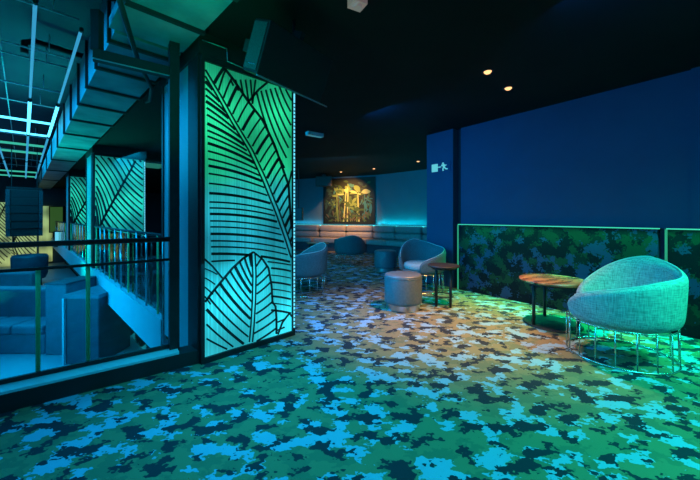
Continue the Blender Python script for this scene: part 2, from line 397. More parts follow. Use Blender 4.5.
edge1_px = [(222,66),(233,80),(248,102),(262,120),(274,145),(282,168),(288,185),(290,215),(293,250)]
items.append((fine(pp(edge1_px)), .02, ()))
def edgeY(y):
    for a, c in zip(edge1_px, edge1_px[1:]):
        if a[1] <= y <= c[1]: return a[0]+(c[0]-a[0])*(y-a[1])/(c[1]-a[1])
    return 293
for i, y in enumerate(range(86, 250, 8)):
    ey = max(68, y-24+max(0, (y-200)*.3)); items.append((curve(onpanel(midY(y), y), onpanel(edgeY(ey), ey), .04), .014 if i % 3 else .026, ()))
def band(px, w): return pp([(x-w, y) for x, y in px] + [(x+w, y) for x, y in px[::-1]])
rib1 = band([(203,70),(218,95),(233,122),(250,150),(264,180),(277,212),(287,240),(296,268)], 2.2)
rib3 = band([(253,254),(254,275),(253.5,300),(252,325),(249,357)], 1.8)
items = [(a_, w_, e_ if w_ == .011 else tuple(e_)+(rib1,)) for a_, w_, e_ in items]
# second leaf filling the upper right
items.append((fine(pp([(270,80),(258,90),(248,102)])), .02, ()))
for i, x in enumerate((229,234,239,244,249,254)):
    items.append((pp([(x,68+(x-229)*.35),(x+1,80),(min(x+4,252),min(104,edge1_px[1][1]+(x-229)*1.0+6))]), .012, ()))
for i in range(8):
    a = (256+i*4.6, 92-i*1.0); c = (284+i*2.0, 168-i*10)
    items.append((curve(onpanel(*a), onpanel(min(297,c[0]), c[1]), -.08), .013, ()))
items.append((fine(pp([(288,185),(292,168),(294,150),(297,135)])), .014, ()))
for y in range(170, 262, 8): items.append((pp([(291,y+8),(297,y+2)]), .012, ()))
# third leaf, low centre
items.append((fine(l3_l), .018, ())); items.append((fine(l3_r), .016, ()))
for d in (-1.6, 1.6): items.append((pp([(p[0]+d, p[1]) for p in fine([(253,254),(254,275),(253.5,300),(252,325),(249,357)])]), .009, ()))
for i, t in enumerate([.05,.12,.19,.26,.33,.41,.49,.57,.66,.75,.85,.95]):
    a = interp(l3_mid, min(1, t+.17)); e = interp(l3_l, min(1, t*1.35))
    if t*1.35 > 1: e = onpanel(203, 304+(t*1.35-1)*115)
    items.append((curve(a, e, .05), .015 if i % 3 else .024, ()))
for i, t in enumerate([.10,.2,.28,.36,.46,.55,.64,.73,.82,.92]):
    items.append((curve(interp(l3_mid, min(1,t+.06)), interp(l3_r, t*.95), -.06), .013, ()))
items = [(a_, w_, e_ if w_ in (.011,.009) else tuple(e_)+(rib3,)) for a_, w_, e_ in items]
# corner leaves
items.append((fine(pp([(203,258),(212,266),(222,278)])), .014, (poly3,)))
for y in (268,277,286,295): items.append((curve(onpanel(203,y), onpanel(210+(295-y)*.25,y+9-(295-y)*.1), .05), .011, ()))
for i, y in enumerate(range(268, 312, 7)): items.append((curve(onpanel(271,y), onpanel(297,y+5), .05), .012 if i % 2 else .02, ()))
items.append((fine(pp([(276,338),(282,322),(289,313),(297,325)])), .014, ()))
for y in (322,330,338): items.append((pp([(277,y),(284,y-3),(297,y+9)]), .011, ()))

def pattern_b(Wd, Z0, Z1):
    it = []; h = Z1-Z0
    S = lambda l: [(x*Wd, Z0+y*h) for x, y in l]
    mid = S([(.02,.30),(.2,.48),(.45,.68),(.72,.9),(.85,1.02)])
    leaf(it, mid, S([(.3,-.02),(.65,.05),(1.0,.2),(1.02,.55),(1.0,.8),(.9,1.0)]), 20, -.06, .02, lead=-.02)
    leaf(it, mid, S([(-.02,.5),(-.02,.8),(.05,1.02),(.3,1.02),(.6,1.02),(.85,1.02)]), 16, -.08, .018, lead=.1)
    it.append((fine(mid), .03, ()))
    for i in range(9): it.append((curve((0, Z0+(.26-.045*i)*h), (Wd*(.33-.02*i), Z0+(.02+0*i)*h+(.2-.03*i)*h*.5), .08), .018, ()))
    return it
def column(tpos, label, items, boxmat, led=True, kw=.92):
    c = thing('light_column', label, 'column', (*at_(tpos), 0), ROT_A, 'leaf patterned light columns')
    W, D, HT = .925, 1.0, 2.53
    b = nb()
    box(b, -.0,.028, -.025,.02, .0,HT); box(b, W-.028,W, -.025,.02, 0,HT); box(b, .028,W-.028, -.024,.02, 0,.045); box(b, .028,W-.028, -.024,.02, HT-.05,HT)
    obj('frame', b, M['blackmetal'], c, local=True)
    b = nb(); box(b, .028, W-.028, 0, .02, .045, HT-.05); obj('diffuser', b, boxmat, c, local=True)
    b = nb(); ribbons(b, items, W-.03, .05, HT-.05, -.016, -.001, xlo=.03, k=kw); obj('leaf_lattice', b, M['blackmetal'], c, local=True)
    b = nb(); box(b, .0, W, .021, D, 0, HT); obj('core', b, M['teal_panel'], c, local=True)
    b = nb(); box(b, -.012, 0, .02, .24, 0, HT); box(b, -.012, 0, D-.05, D, 0, HT); obj('side_trim', b, M['blackmetal'], c, local=True)
    b = nb(); box(b, -.02, W+.02, -.03, D, HT, 2.699); obj('header', b, M['black'], c, local=True)
    if led:
        b = nb(); box(b, W-.021, W-.006, -.030, -.0255, .08, HT-.08); s = obj('led_strip', b, M['led_edge'], c, local=True)
        b = nb()
        for k in range(60): box(b, W-.023, W-.004, -.033, -.0305, .10+k*.038, .112+k*.038)
        obj('clip', b, M['blackmetal'], s, local=True)
    return c
column(0, 'tall leaf patterned light column glowing green above and cyan below, nearest, beside the railing', items, M['box1'])
pb = pattern_b(.925, 0, 2.53)
column(5.72, 'green glowing leaf patterned column in the middle distance beyond the void, second in the row', pb, M['box2'], kw=1.35)
column(10.7, 'dim turquoise leaf patterned column far along the gallery, behind the second column', pattern_b(.925, 0, 2.53), M['box2'], kw=1.6)

# leaf panels below the gallery and on the far wall
def leafwall(name, label, p, q, z0, z1, m, n, wd=1.0, th=.03):
    p = Vector(p); q = Vector(q); d = q-p; L = d.length
    rt = thing(name, label, 'panel', (p.x, p.y, z0), math.atan2(d.y, d.x))
    b = nb(); box(b, 0, L, 0, th, 0, z1-z0); o = obj('diffuser', b, m, rt, local=True)
    it = []
    for k in range(n):
        for (pl, w, ex) in pattern_b(L/n, 0, z1-z0): it.append(([(x+k*L/n, z) for x, z in pl], w*wd, ()))
    b = nb(); ribbons(b, it, L-.01, .01, z1-z0-.01, -.014, -.001, xlo=.01); obj('leaf_lattice', b, M['blackmetal'], rt, local=True)
    return rt
leafwall('leaf_panel', 'turquoise leaf patterned wall panel below the gallery floor behind the dark booths', at_(6.2,.50), at_(1.3,.50), -1.19, -.27, M['box3'], 6)
leafwall('leaf_panel', 'amber leaf patterned panel on the far end wall behind the hanging loudspeakers', at_(T_END-.06,-3.2), at_(T_END-.06,-.55), -1.19, 1.9, M['boxy'], 3, 2.2)

# ------------------------------------------------------------------ gallery balustrade
def balustrade(t0, t1, n, label):
    rr = thing('balustrade', label, 'railing', (*at_((t0+t1)/2, .02), .14), 0, 'railings along the side gallery')
    a3 = lambda t, o, z: Vector((*at_(t,o), z))
    b = nb(); tube(b, [a3(t0,.03,1.0), a3(t1,.03,1.0)], .02, 8); obj('handrail', b, M['blackmetal'], rr, smooth=True)
    b = nb(); bar(b, a3(t0,.05,.56), a3(t1,.05,.56), .008, .8); obj('glass_panel', b, M['glass'], rr)
    for k in range(n):
        t = t0+(t1-t0)*(k+.5)/n
        b = nb(); tube(b, [a3(t,.02,.14), a3(t,.02,1.0)], .011, 8); obj('baluster', b, M['steel'] if k % 3 else M['greenpost'], rr, smooth=True)
balustrade(1.02, 5.7, 10, 'side gallery railing with steel balusters between the nearest and second light columns')
balustrade(6.75, 10.68, 7, 'side gallery railing between the second and third light columns')
balustrade(11.75, 17.5, 6, 'farthest side gallery railing beyond the third light column')

c = thing('added_counter', 'added low pale counter standing for bright unclear shapes behind the steel balusters', 'counter', (*at_(4.4,2.1), 0), ROT_A+PI/2)  # counter added in place of bright shapes that stayed unclear
b = nb(); box(b, -2.2,2.2, -.25,.25, .08,.84); obj('front', b, M['fascia'], c, local=True, bevel=.01)
b = nb(); box(b, -2.25,2.25, -.3,.3, .845,.90); obj('counter_top', b, M['boothdark'], c, local=True, bevel=.008)
b = nb(); box(b, -2.15,2.15, -.2,.2, 0,.078); obj('plinth', b, M['black'], c, local=True)
# ------------------------------------------------------------------ duct along the void
d = thing('air_duct', 'long rectangular sheet metal air duct with flanges running over the void edge', 'duct', (*at_(8,-.25), 2.62))
b = nb(); p = [at_(.32,-.52), at_(T_END-.3,-.52), at_(T_END-.3,-.045), at_(.32,-.045)]; prism(b, p, 2.62, 3.1); obj('duct_body', b, M['duct'], d)
d0 = thing('air_duct', 'flat near stretch of air duct under the lounge ceiling left of the column head', 'duct', (*at_(-.8,-.3), 2.62))
b = nb(); prism(b, [at_(-1.9,-.56), at_(.27,-.56), at_(.27,-.045), at_(-1.9,-.045)], 2.62, 2.695); obj('duct_body', b, M['duct'], d0)
for i, t in enumerate([-1.35,-.75,-.2,.45,1.1,1.75,2.5,3.4,4.5,6,8,10.5,14]):
    b = nb(); prism(b, [at_(t,-.545), at_(t+.035,-.545), at_(t+.035,-.035), at_(t,-.035)], 2.595, 2.695 if t < .3 else 3.11); obj('flange', b, M['blackmetal'], d0 if t < .3 else d)
b = nb(); tube(b, [Vector((*at_(t,o), z)) for t, o, z in ((-.9,-.62,2.66),(-.3,-.6,2.56),(.4,-.35,2.50),(1.0,-.1,2.50),(1.5,.0,2.53),(1.8,.03,2.60))], .018, 8)
tag(obj('conduit', b, M['blackmetal'], smooth=True), 'black flexible conduit sagging under the air duct', 'pipe')
# pale cable along the ceiling edge near column top
b = nb(); tube(b, [Vector((*at_(-.04,.0), 2.63)), Vector((*at_(-.05,.2), 2.63)), Vector((*at_(-.06,.2), 2.52)), Vector((*at_(-.06,.47), 2.5))], .005, 6)
tag(obj('cable', b, M['steel'], smooth=True), 'thin pale cable stepping along the head of the nearest light column', 'cable')

# ------------------------------------------------------------------ LED rig and pipes over the void
def led(t0, t1, o0, o1, z, m, label, r=.02, name='led_tube'):
    c = thing(name, label, 'light', (*at_((t0+t1)/2,(o0+o1)/2), z), 0, 'led tubes hung over the void')
    a = Vector((*at_(t0,o0), z)); e = Vector((*at_(t1,o1), z)); dd = (e-a).normalized()
    b = nb(); tube(b, [a, e], r, 8); obj('tube', b, m, c, smooth=True)
    for q, s in ((a,-1),(e,1)):
        b = nb(); tube(b, [q, q+dd*s*.05], r*1.25, 8); obj('end_cap', b, M['blackmetal'], c, smooth=True)
segs = [(1.08,4.1,M['led_blue'],.014),(4.3,7.1,M['led_cyan'],.022),(7.3,11.9,M['led_blue'],.02),(12.1,18.2,M['led_blue'],.024)]
nm = {-.62:'right', -.94:'middle', -1.45:'left'}; sn = ['nearest segment','bright second segment','third segment','farthest segment']
for o in (-.62,-.94,-1.45):
    for i, (a, e, m, rr) in enumerate(segs):
        led(a+(.25 if o == -.62 and i == 0 else 0), e, o, o, 3.0, m, f'{sn[i]} of the {nm[o]} long led tube running away over the void', rr)
for i, (t, m) in enumerate([(6.2,M['led_cyan']),(7.6,M['led_cyan']),(9.2,M['led_green']),(10.6,M['led_green']),(16.4,M['led_green']),(18.5,M['led_green'])]):
    led(t, t, -3.4, -.60, 3.09, m, ['bright cyan cross tube, nearest of the crosswise led tubes','bright cyan cross tube, second of the crosswise led tubes','dim green cross tube, third of the crosswise led tubes','dim green cross tube, fourth of the crosswise led tubes','dim green cross tube, fifth of the crosswise led tubes','dim green cross tube at the far end above the loudspeakers'][i], .022 if i < 2 else .03)
k = 0
words = ['nearest','second','third','fourth','fifth','sixth','seventh','eighth','ninth','tenth']
for i, (t, z) in enumerate([(.9,3.16),(1.7,3.3),(2.4,3.12),(3.1,3.25),(4.0,3.15),(5.2,3.2),(8.4,3.2),(11,3.2),(13,3.2),(15,3.2)]):
    b = nb(); tube(b, [Vector((*at_(t-.12,-4.5), z)), Vector((*at_(t+.1,-1.8), z+.02)), Vector((*at_(t,-.6), z-.02))], .011, 6)
    for j in range(4):
        oo = -.8-j*.7; tube(b, [Vector((*at_(t,oo), z)), Vector((*at_(t,oo), z+.2))], .005, 5)
    tag(obj('ceiling_pipe', b, M['pipe'], smooth=True), f'thin pale pipe crossing above the void, {words[i]} from the railing', 'pipe', 'pipes crossing above the void')
for i, o in enumerate((-1.22,-1.75,-2.4)):
    b = nb(); tube(b, [Vector((*at_(.8,o), 3.45)), Vector((*at_(18,o), 3.45))], .009, 6)
    tag(obj('cable_tray', b, M['pipe'], smooth=True), f"long thin rod running away above the void, {['right','middle','left'][i]} one", 'rod')
# dark duct bend upstairs
b = nb(); tube(b, [Vector((*at_(3.55,-1.0), 3.45)), Vector((*at_(3.57,-1.0), 3.6)), Vector((*at_(3.6,-.9), 3.66)), Vector((*at_(3.7,-.4), 3.68)), Vector((*at_(3.75,-.1), 3.7))], .04, 8)
tag(obj('black_hose', b, M['blackmetal'], smooth=True), 'thick black hose bent against the void ceiling', 'hose')
# hanging line array loudspeaker
s = thing('line_array', 'curved black line array loudspeaker hanging over the lower floor at the far left', 'speaker', (-9.15, 9.0, .7), ROT_A)
for k in range(6):
    off = .11*math.sin((k-2.5)*.5)*0; zz = 1.95-k*.215; dy = [0,.0,.02,.06,.12,.2][k]
    b = nb(); box(b, -.33,.33, -.2+dy, .2+dy, zz-.70-.213, zz-.70); c = obj('cabinet', b, M['speaker'], s, local=True, bevel=.01)
    for sx in (-1,1):
        b = nb(); box(b, sx*.385-.05, sx*.385+.05, -.24+dy, .2+dy, zz-.70-.213, zz-.70+.0); obj('side_wing', b, M['grille'], c, local=True)  # lighter grey stands in for blue light on the wings
b = nb(); box(b, -.42,.42,-.1,.1,1.27,1.33); tube(b, [(-.3,0,1.33),(-.3,0,3.1)], .01, 6); tube(b, [(.3,0,1.33),(.3,0,3.1)], .01, 6); obj('fly_frame', b, M['blackmetal'], s, local=True)
s.scale = (.84,.84,1)

# ------------------------------------------------------------------ lower level furniture
def booth(px0, px1, ybot, ytop, label, m, depth=.8, cap=None, kind='booth'):
    Y = F*(H+1.2)/(ybot-HY); h = H-(ytop-HY)*Y/F + 1.2
    x0 = (px0-350)/F*Y; x1 = (px1-350)/F*Y
    c = thing(kind, label, 'sofa' if kind == 'booth' else 'partition', ((x0+x1)/2, Y, -1.2), 0)
    w = (x1-x0)/2
    return c, w, h, depth
def rotbox(b, x0,x1,y0,y1,z0,z1): box(b,x0,x1,y0,y1,z0,z1)
# long booth sofa at the left edge
c = thing('booth_sofa', 'long blue booth sofa on the lower floor at the left edge behind the railing', 'sofa', (-6.0, 5.6, -1.2), .0)
b = nb(); box(b, -1.1,.66, .0,.75, 0,.34); obj('base', b, M['booth'], c, local=True, bevel=.02)
for k in range(3):
    b = nb(); box(b, -1.1+k*.59,-.53+k*.59, -.03,.55, .34,.50); obj('seat_cushion', b, M['booth'], c, local=True, bevel=.04)
b = nb(); box(b, -1.1,.66, .56,.85, .3,1.02); obj('backrest', b, M['booth'], c, local=True, bevel=.05)
c = thing('booth_sofa', 'blue booth sofa back standing in the row behind the left booth', 'sofa', (-9.2, 8.3, -1.2), .0)
b = nb(); box(b, -1.2,1.2, .0,.8, 0,.42); obj('base', b, M['booth'], c, local=True, bevel=.02)
b = nb(); box(b, -1.2,1.2, -.28,0, 0,1.0); obj('backrest', b, M['booth'], c, local=True, bevel=.05)
c = thing('booth_partition', 'tall mid blue booth divider beyond the left green railing post', 'partition', (-5.02, 5.55, -1.2), 0)
b = nb(); box(b, -.27,.1, 0,.7, 0,1.22); obj('panel', b, M['booth'], c, local=True, bevel=.02)
b = nb(); box(b, -.28,.11, -.01,.71, 1.22,1.25); obj('cap', b, M['boothdark'], c, local=True)
c = thing('booth_partition', 'dark blue booth divider with pale top edge behind the right green railing post', 'partition', (-4.35, 5.2, -1.2), 0)
b = nb(); box(b, -.28,.27, 0,.75, 0,1.08); obj('panel', b, M['boothdark'], c, local=True, bevel=.02)
b = nb(); box(b, -.3,.28, -.02,.77, 1.08,1.14); obj('cap', b, M['booth'], c, local=True)
b = nb(); box(b, -.305,-.275, -.03,.0, 0,1.08); obj('edge_strip', b, M['fascia'], c, local=True)
# far round chair silhouette and bar opening
c = thing('tub_chair', 'dark rounded tub chair far away in front of the amber leaf panel', 'chair', (-11.2, 11.2, -1.2))
b = nb(); lathe(b, [(0,.25),(.4,.25),(.46,.4),(.48,1.0),(.44,1.08),(.38,1.02),(.36,.6),(0,.6)], 24); obj('shell', b, M['boothdark'], c, smooth=True, local=True)
for i in range(4):
    b = nb(); a = i*PI/2+.4; tube(b, [(.3*math.cos(a), .3*math.sin(a), 0), (.3*math.cos(a), .3*math.sin(a), .26)], .02, 6); obj('leg', b, M['blackmetal'], c, local=True)
def slab(name, label, cat, px0, px1, y0, y1, Y, m, th=.15, frame=None):
    x0, x1 = (px0-350)/F*Y, (px1-350)/F*Y; z0, z1 = H-(y1-HY)*Y/F, H-(y0-HY)*Y/F
    c = thing(name, label, cat, ((x0+x1)/2, Y, z0)); w = (x1-x0)/2
    b = nb(); box(b, -w, w, 0, th, 0, z1-z0); obj('body', b, m, c, local=True)
    if frame:
        b = nb(); e = .04
        box(b,-w-e,-w,-.02,th,-e,z1-z0+e); box(b,w,w+e,-.02,th,-e,z1-z0+e); box(b,-w,w,-.02,th,-e,0); box(b,-w,w,-.02,th,z1-z0,z1-z0+e); obj('frame', b, frame, c, local=True)
    return c
slab('bar_pillar', 'slim amber lit pillar standing right of the hanging loudspeakers far away', 'pillar', 39, 47, 206, 262, 16.2, M['boxy'], .3)  # glow put into the pillar itself for the amber light on it
slab('bar_window', 'dark green lit bar opening beside the slim amber pillar', 'window', 50, 63, 207, 232, 16.3, M['amber'], .1, M['blackmetal'])
slab('wall_screen', 'bright blue screen low on the gallery between the amber pillar and the far columns', 'screen', 55, 62, 232, 246, 13.2, M['screen'], .06, M['blackmetal'])
slab('wall_screen', 'second bright blue screen just left of the far column base', 'screen', 64, 70, 232, 248, 13.0, M['screen'], .06, M['blackmetal'])

# ------------------------------------------------------------------ gallery pieces beyond the second column
c = thing('ceiling_panel_light', 'flat greenish rectangular light fixture on the gallery ceiling past the second column', 'light', (-5.55,9.0,2.7), ROT_A)
b = nb(); box(b, -.3,.3,-.5,.5,-.06,0); obj('housing', b, M['steel'], c, local=True)
b = nb(); box(b, -.27,.27,-.47,.47,-.065,-.06); obj('diffuser', b, emis('dim green panel',(.05,.5,.38),.28), c, local=True)
c = thing('ceiling_spotlight', 'small pale box fixture on the black ceiling right of the nearest light column', 'light', (-.63,5.7,2.7), ROT_U)
b = nb(); box(b, -.16,.16,-.05,.05,-.06,0); obj('housing', b, M['fascia'], c, local=True)
b = nb(); box(b, -.15,.15,-.045,.045,-.064,-.06); obj('lens', b, emis('dim cyan lens',(.08,.5,.65),.35), c, local=True)
c = thing('ceiling_spotlight', 'small pinkish square fixture at the top edge of the ceiling', 'light', (.05,2.17,2.7), .5)
b = nb(); box(b, -.05,.05,-.05,.05,-.07,0); obj('housing', b, M['fix_pale'], c, local=True)
b = nb(); lathe(b, [(0,-.085),(.03,-.085),(.035,-.07),(0,-.07)], 16); obj('lens', b, M['fix_pale'], c, local=True)

# ------------------------------------------------------------------ hanging loudspeaker in front of column head
s = thing('hanging_loudspeaker', 'large black loudspeaker tilted down and hung from the ceiling beside the nearest light column', 'speaker', (-.62,2.12,2.15), 0)
dd = Vector((.56,.82,0)).normalized(); ang = math.atan2(dd.y, dd.x)
Mx = Matrix.Rotation(ang, 4, 'Z') @ Matrix.Rotation(math.radians(24), 4, 'X')
b = nb(); box(b, 0,.66, 0,.16, 0,.34, Mx); obj('cabinet', b, M['speaker'], s, local=True, bevel=.008)
b = nb(); box(b, -.008,0, .012,.148, .02,.32, Mx); g = obj('grille', b, M['grille'], s, local=True)
b = nb(); box(b, -.012,-.008, .03,.10, .05,.056, Mx); obj('badge', b, M['steel'], g, local=True)
b = nb(); box(b, 0,.74, -.012,0, -.012,-.002, Mx); obj('bottom_rail', b, M['steel'], s, local=True)  # pale strip stands in for light along the cabinet's bottom edge
b = nb(); box(b, .3,.34, .04,.12, .34,.40, Mx); tube(b, [(.19,.33,.34),(.19,.33,.549)], .012, 8); obj('bracket', b, M['blackmetal'], s, local=True)
b = nb(); box(b, -.0,.06, .16,.21, .12,.2, Mx); obj('clamp', b, M['blackmetal'], s, local=True)

# ------------------------------------------------------------------ wainscot panels on the right wall
def wains(v0, v1, label):
    c = thing('padded_wall_panel', label, 'wall panel', (*uv(4.73, (v0+v1)/2), 0), ROT_U, 'camouflage padded panels along the right wall')
    L = abs(v1-v0)/2
    b = nb(); box(b, -.10, -.0, -L+.02, L-.02, .0, 1.07); obj('upholstery', b, M['camo_fabric'], c, local=True, bevel=.008)
    b = nb(); box(b, -.105, -.085, -L+.01, L-.01, 1.071, 1.083); obj('led_profile', b, M['led_top'], c, local=True)
    b = nb(); box(b, -.085, -.0, -L, L, 1.071, 1.079); obj('top_cap', b, M['blackmetal'], c, local=True)
    b = nb(); box(b, -.108, -.09, L-.019, L, 0, 1.07); obj('led_upright', b, M['led_trim'], c, local=True)
    b = nb(); box(b, -.09, 0, L-.019, L, 0, 1.07); obj('end_board', b, M['fascia'], c, local=True)
wains(.73, 3.19, 'long camouflage padded panel with green led edge running from the blue pillar behind the coffee table')
wains(-.0, .70, 'camouflage padded panel with green led edge behind the tweed armchair')
b = nb()

# ------------------------------------------------------------------ exit sign on pillar
c = thing('exit_sign', 'small cyan white exit pictogram of a door, arrow and running figure on the blue pillar', 'sign', (*uv(4.655, 3.56), 2.07), ROT_U); c.scale = (1,.92,.72)
b = nb(); box(b, -.008, 0, -.24, .22, -.13, .13); obj('board', b, M['wall'], c, local=True)
# in the local frame +y runs away from the viewer: picture left = +y
b = nb(); box(b, -.012,-.0085, .045,.19, -.09,.10); obj('door_pictogram', b, M['exit'], c, local=True)
b = nb(); box(b, -.012,-.0085, -.03,.04, -.0,.025)
obj('arrow', b, M['exit'], c, local=True)
b = nb()
def limb(bb, pts, w):
    for a, e in zip(pts, pts[1:]): bar(bb, (-.0105, a[0], a[1]), (-.0105, e[0], e[1]), .004, w) if False else None
    for a, e in zip(pts, pts[1:]):
        dx, dz = e[0]-a[0], e[1]-a[1]; l = math.hypot(dx,dz); nx, nz = -dz/l*w/2, dx/l*w/2
        vs = []
        for xx in (-.012,-.0085):
            for q, s_ in ((a,-1),(a,1),(e,1),(e,-1)): vs.append(bb.verts.new((xx, q[0]+s_*nx, q[1]+s_*nz)))
        for f in ((0,1,2,3),(7,6,5,4),(0,4,5,1),(1,5,6,2),(2,6,7,3),(3,7,4,0)): bb.faces.new([vs[i] for i in f])
limb(b, [(-.075,.11),(-.075,.075)], .035); limb(b, [(-.08,.07),(-.10,-.01)], .05)
limb(b, [(-.05,.03),(-.04,.055),(-.085,.06)], .02); limb(b, [(-.09,.06),(-.13,.03),(-.15,.05)], .02)
limb(b, [(-.10,.0),(-.07,-.04),(-.08,-.09)], .026); limb(b, [(-.10,.0),(-.135,-.05),(-.18,-.055)], .026)
obj('running_figure', b, M['exit'], c, local=True)

# ------------------------------------------------------------------ armchairs
def make_chair(label, smat):
    """tub chair, front at +x; origin on the floor"""
    t = thing('tub_armchair', label, 'armchair', (0,0,0), 0, 'wire based tub armchairs')
    gap = math.radians(33); n = 60; rows = []; peak = math.radians(237)
    def tab(th):
        P = [(33,.50),(75,.60),(133,.705),(178,.735),(208,.79),(237,.838),(250,.838)]
        d = max(33, min(250, math.degrees(th)))
        for (a0, h0), (a1, h1) in zip(P, P[1:]):
            if d <= a1: return h0+(h1-h0)*(d-a0)/(a1-a0)
    def rim(th):
        s = (peak-th)/(peak-gap) if th < peak else (th-peak)/(2*PI-gap-peak)   # 0 at the top of the back, 1 at the arm tips
        top = .50 + .34*math.sin((1-s)*PI/2) if th >= peak else sum(tab(th + q*.05) for q in range(-3,4))/7
        if s > .93: top -= .05*((s-.93)/.07)**2
        return s, top
    b = nb()
    for i in range(n+1):
        th = gap + (2*PI-2*gap)*i/n
        s, top = rim(th)
        e = 1-s
        ro = .405; thk = .075 - .015*s
        ct, st = math.cos(th), math.sin(th)
        prof = [(.36,.315),(.40,.325),(.422,.37),(.43,.46 if top > .54 else top-.06),(.435+.01*e, top-.055),(.432+.012*e, top-.02),(.41+.012*e, top),(.385+.012*e, top-.004),(.365+.01*e, top-.035),(.352,top-.1 if top-.1>.40 else .41),(.335,.42),(.33,.36)]
        rows.append([b.verts.new((r_*ct, r_*st*1.0, z_)) for r_, z_ in prof])
    for A, B in zip(rows, rows[1:]):
        for k in range(len(A)): b.faces.new((A[k], A[(k+1)%len(A)], B[(k+1)%len(A)], B[k]))
    b.faces.new(rows[0]); b.faces.new(rows[-1][::-1])
    sh = obj('shell', b, smat, t, smooth=True, local=True, sub=1)
    b = nb()
    pts = []
    for i in range(2, n-1):
        th = gap + (2*PI-2*gap)*i/n; s, top = rim(th); e = 1-s
        pts.append((( .398+.012*e)*math.cos(th), (.398+.012*e)*math.sin(th), top+.001))
    tube(b, pts, .006, 6); obj('piping', b, M['piping'], sh, smooth=True, local=True)
    b = nb(); lathe(b, [(0,.30),(.35,.30),(.365,.315),(.365,.345),(.35,.36),(0,.36)], 48); obj('seat_base', b, smat, t, smooth=True, local=True)
    b = nb(); lathe(b, [(0,.361),(.31,.361),(.332,.38),(.335,.43),(.32,.455),(.28,.468),(0,.475)], 48); obj('seat_cushion', b, M['velvet'], t, smooth=True, local=True)
    b = nb(); tube(b, [(.395*math.cos(2*PI*k/48), .395*math.sin(2*PI*k/48), .008) for k in range(48)], .008, 8, closed=True); obj('base_ring', b, M['chrome'], t, smooth=True, local=True)
    b = nb(); tube(b, [(.39*math.cos(2*PI*k/48), .39*math.sin(2*PI*k/48), .304) for k in range(48)], .006, 8, closed=True); obj('top_ring', b, M['chrome'], t, smooth=True, local=True)
    rod = None
    for k in range(18):
        a = 2*PI*(k+.5)/18; bb = nb(); tube(bb, [(.395*math.cos(a), .395*math.sin(a), .012), (.39*math.cos(a), .39*math.sin(a), .31)], .0055, 6); obj('rod', bb, M['chrome'], t, smooth=True, local=True)
    return t
ch = make_chair('large teal tweed tub armchair on wire rods, nearest one, before the camouflage panel', M['tweed'])
ch.location = (2.35, 2.80, 0); ch.rotation_euler = (0,0,math.radians(137)); ch.scale = (.96,.96,1)
G = 'wire based tub armchairs'
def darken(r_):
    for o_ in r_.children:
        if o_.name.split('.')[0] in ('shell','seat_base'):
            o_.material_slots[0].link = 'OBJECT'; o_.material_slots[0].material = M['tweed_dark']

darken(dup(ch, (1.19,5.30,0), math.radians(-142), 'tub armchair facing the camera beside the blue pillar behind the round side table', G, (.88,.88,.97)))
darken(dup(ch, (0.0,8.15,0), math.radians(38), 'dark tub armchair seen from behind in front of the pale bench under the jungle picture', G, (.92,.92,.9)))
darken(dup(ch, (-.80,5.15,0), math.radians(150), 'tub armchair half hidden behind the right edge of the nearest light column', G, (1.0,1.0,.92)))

# ------------------------------------------------------------------ coffee table with walnut top
def ctable(label, loc, R, hgt, legs, rot=0, top='wood'):
    t = thing('round_table', label, 'table', loc, rot, 'small round tables')
    b = nb(); lathe(b, [(0,hgt-.035),(R-.03,hgt-.035),(R-.004,hgt-.02),(R,hgt-.012),(R-.006,hgt),(0,hgt)], 48); obj('table_top', b, M[top], t, smooth=False, local=True)
    b = nb(); lathe(b, [(0,hgt-.055),(R-.06,hgt-.055),(R-.06,hgt-.0355),(0,hgt-.0355)], 32); obj('under_frame', b, M['blackmetal'], t, local=True)
    for k in range(legs):
        a = 2*PI*k/legs; b = nb(); tube(b, [((R-.08)*math.cos(a), (R-.08)*math.sin(a), .02 if legs == 3 else .0), ((R-.08)*math.cos(a), (R-.08)*math.sin(a), hgt-.05)], .017, 10); obj('leg', b, M['blackmetal'], t, smooth=True, local=True)
    b = nb(); rr = R-.05
    if legs == 3: lathe(b, [(0,.0),(rr,.0),(rr+.01,.008),(rr,.02),(0,.022)], 40); obj('base_plate', b, M['blackmetal'], t, local=True)
    else:
        tube(b, [((R-.08)*math.cos(2*PI*k/32), (R-.08)*math.sin(2*PI*k/32), .14) for k in range(32)], .008, 6, closed=True); obj('brace_ring', b, M['blackmetal'], t, local=True)
    return t
ctable('round walnut topped coffee table with three black legs beside the big armchair', (2.26,3.58,0), .33, .51, 3, math.radians(195))
ctable('round dark side table with thin black legs between the nearer pouf and the blue pillar', (1.27,4.35,0), .21, .55, 4, .5, 'black')
ctable('distant round table with warm lit wooden top before the left end of the bench', (-.85,8.5,0), .30, .52, 4, .2)

# ------------------------------------------------------------------ poufs
def pouf(label, loc):
    t = thing('pouf', label, 'pouf', loc, 0, 'cylindrical poufs')
    b = nb(); lathe(b, [(0,0),(.215,0),(.22,.008),(.22,.075),(.215,.08),(0,.08)], 48); obj('metal_plinth', b, M['steel'], t, smooth=False, local=True)
    b = nb(); lathe(b, [(0,.081),(.232,.081),(.243,.09),(.245,.12),(.245,.40),(.24,.415)], 48); obj('side_upholstery', b, M['pouf'], t, smooth=True, local=True)
    b = nb(); lathe(b, [(.24,.416),(.243,.43),(.235,.447),(.21,.458),(0,.462)], 48); obj('seat_pad', b, M['pouf'], t, smooth=True, local=True)
    b = nb(); tube(b, [(.243*math.cos(2*PI*k/40), .243*math.sin(2*PI*k/40), .415) for k in range(40)], .005, 6, closed=True); obj('piping', b, M['pouf'], t, smooth=True, local=True)
    return t
p1 = pouf('nearer round satin pouf with metal plinth standing in the middle of the lounge', (.70,4.22,0))
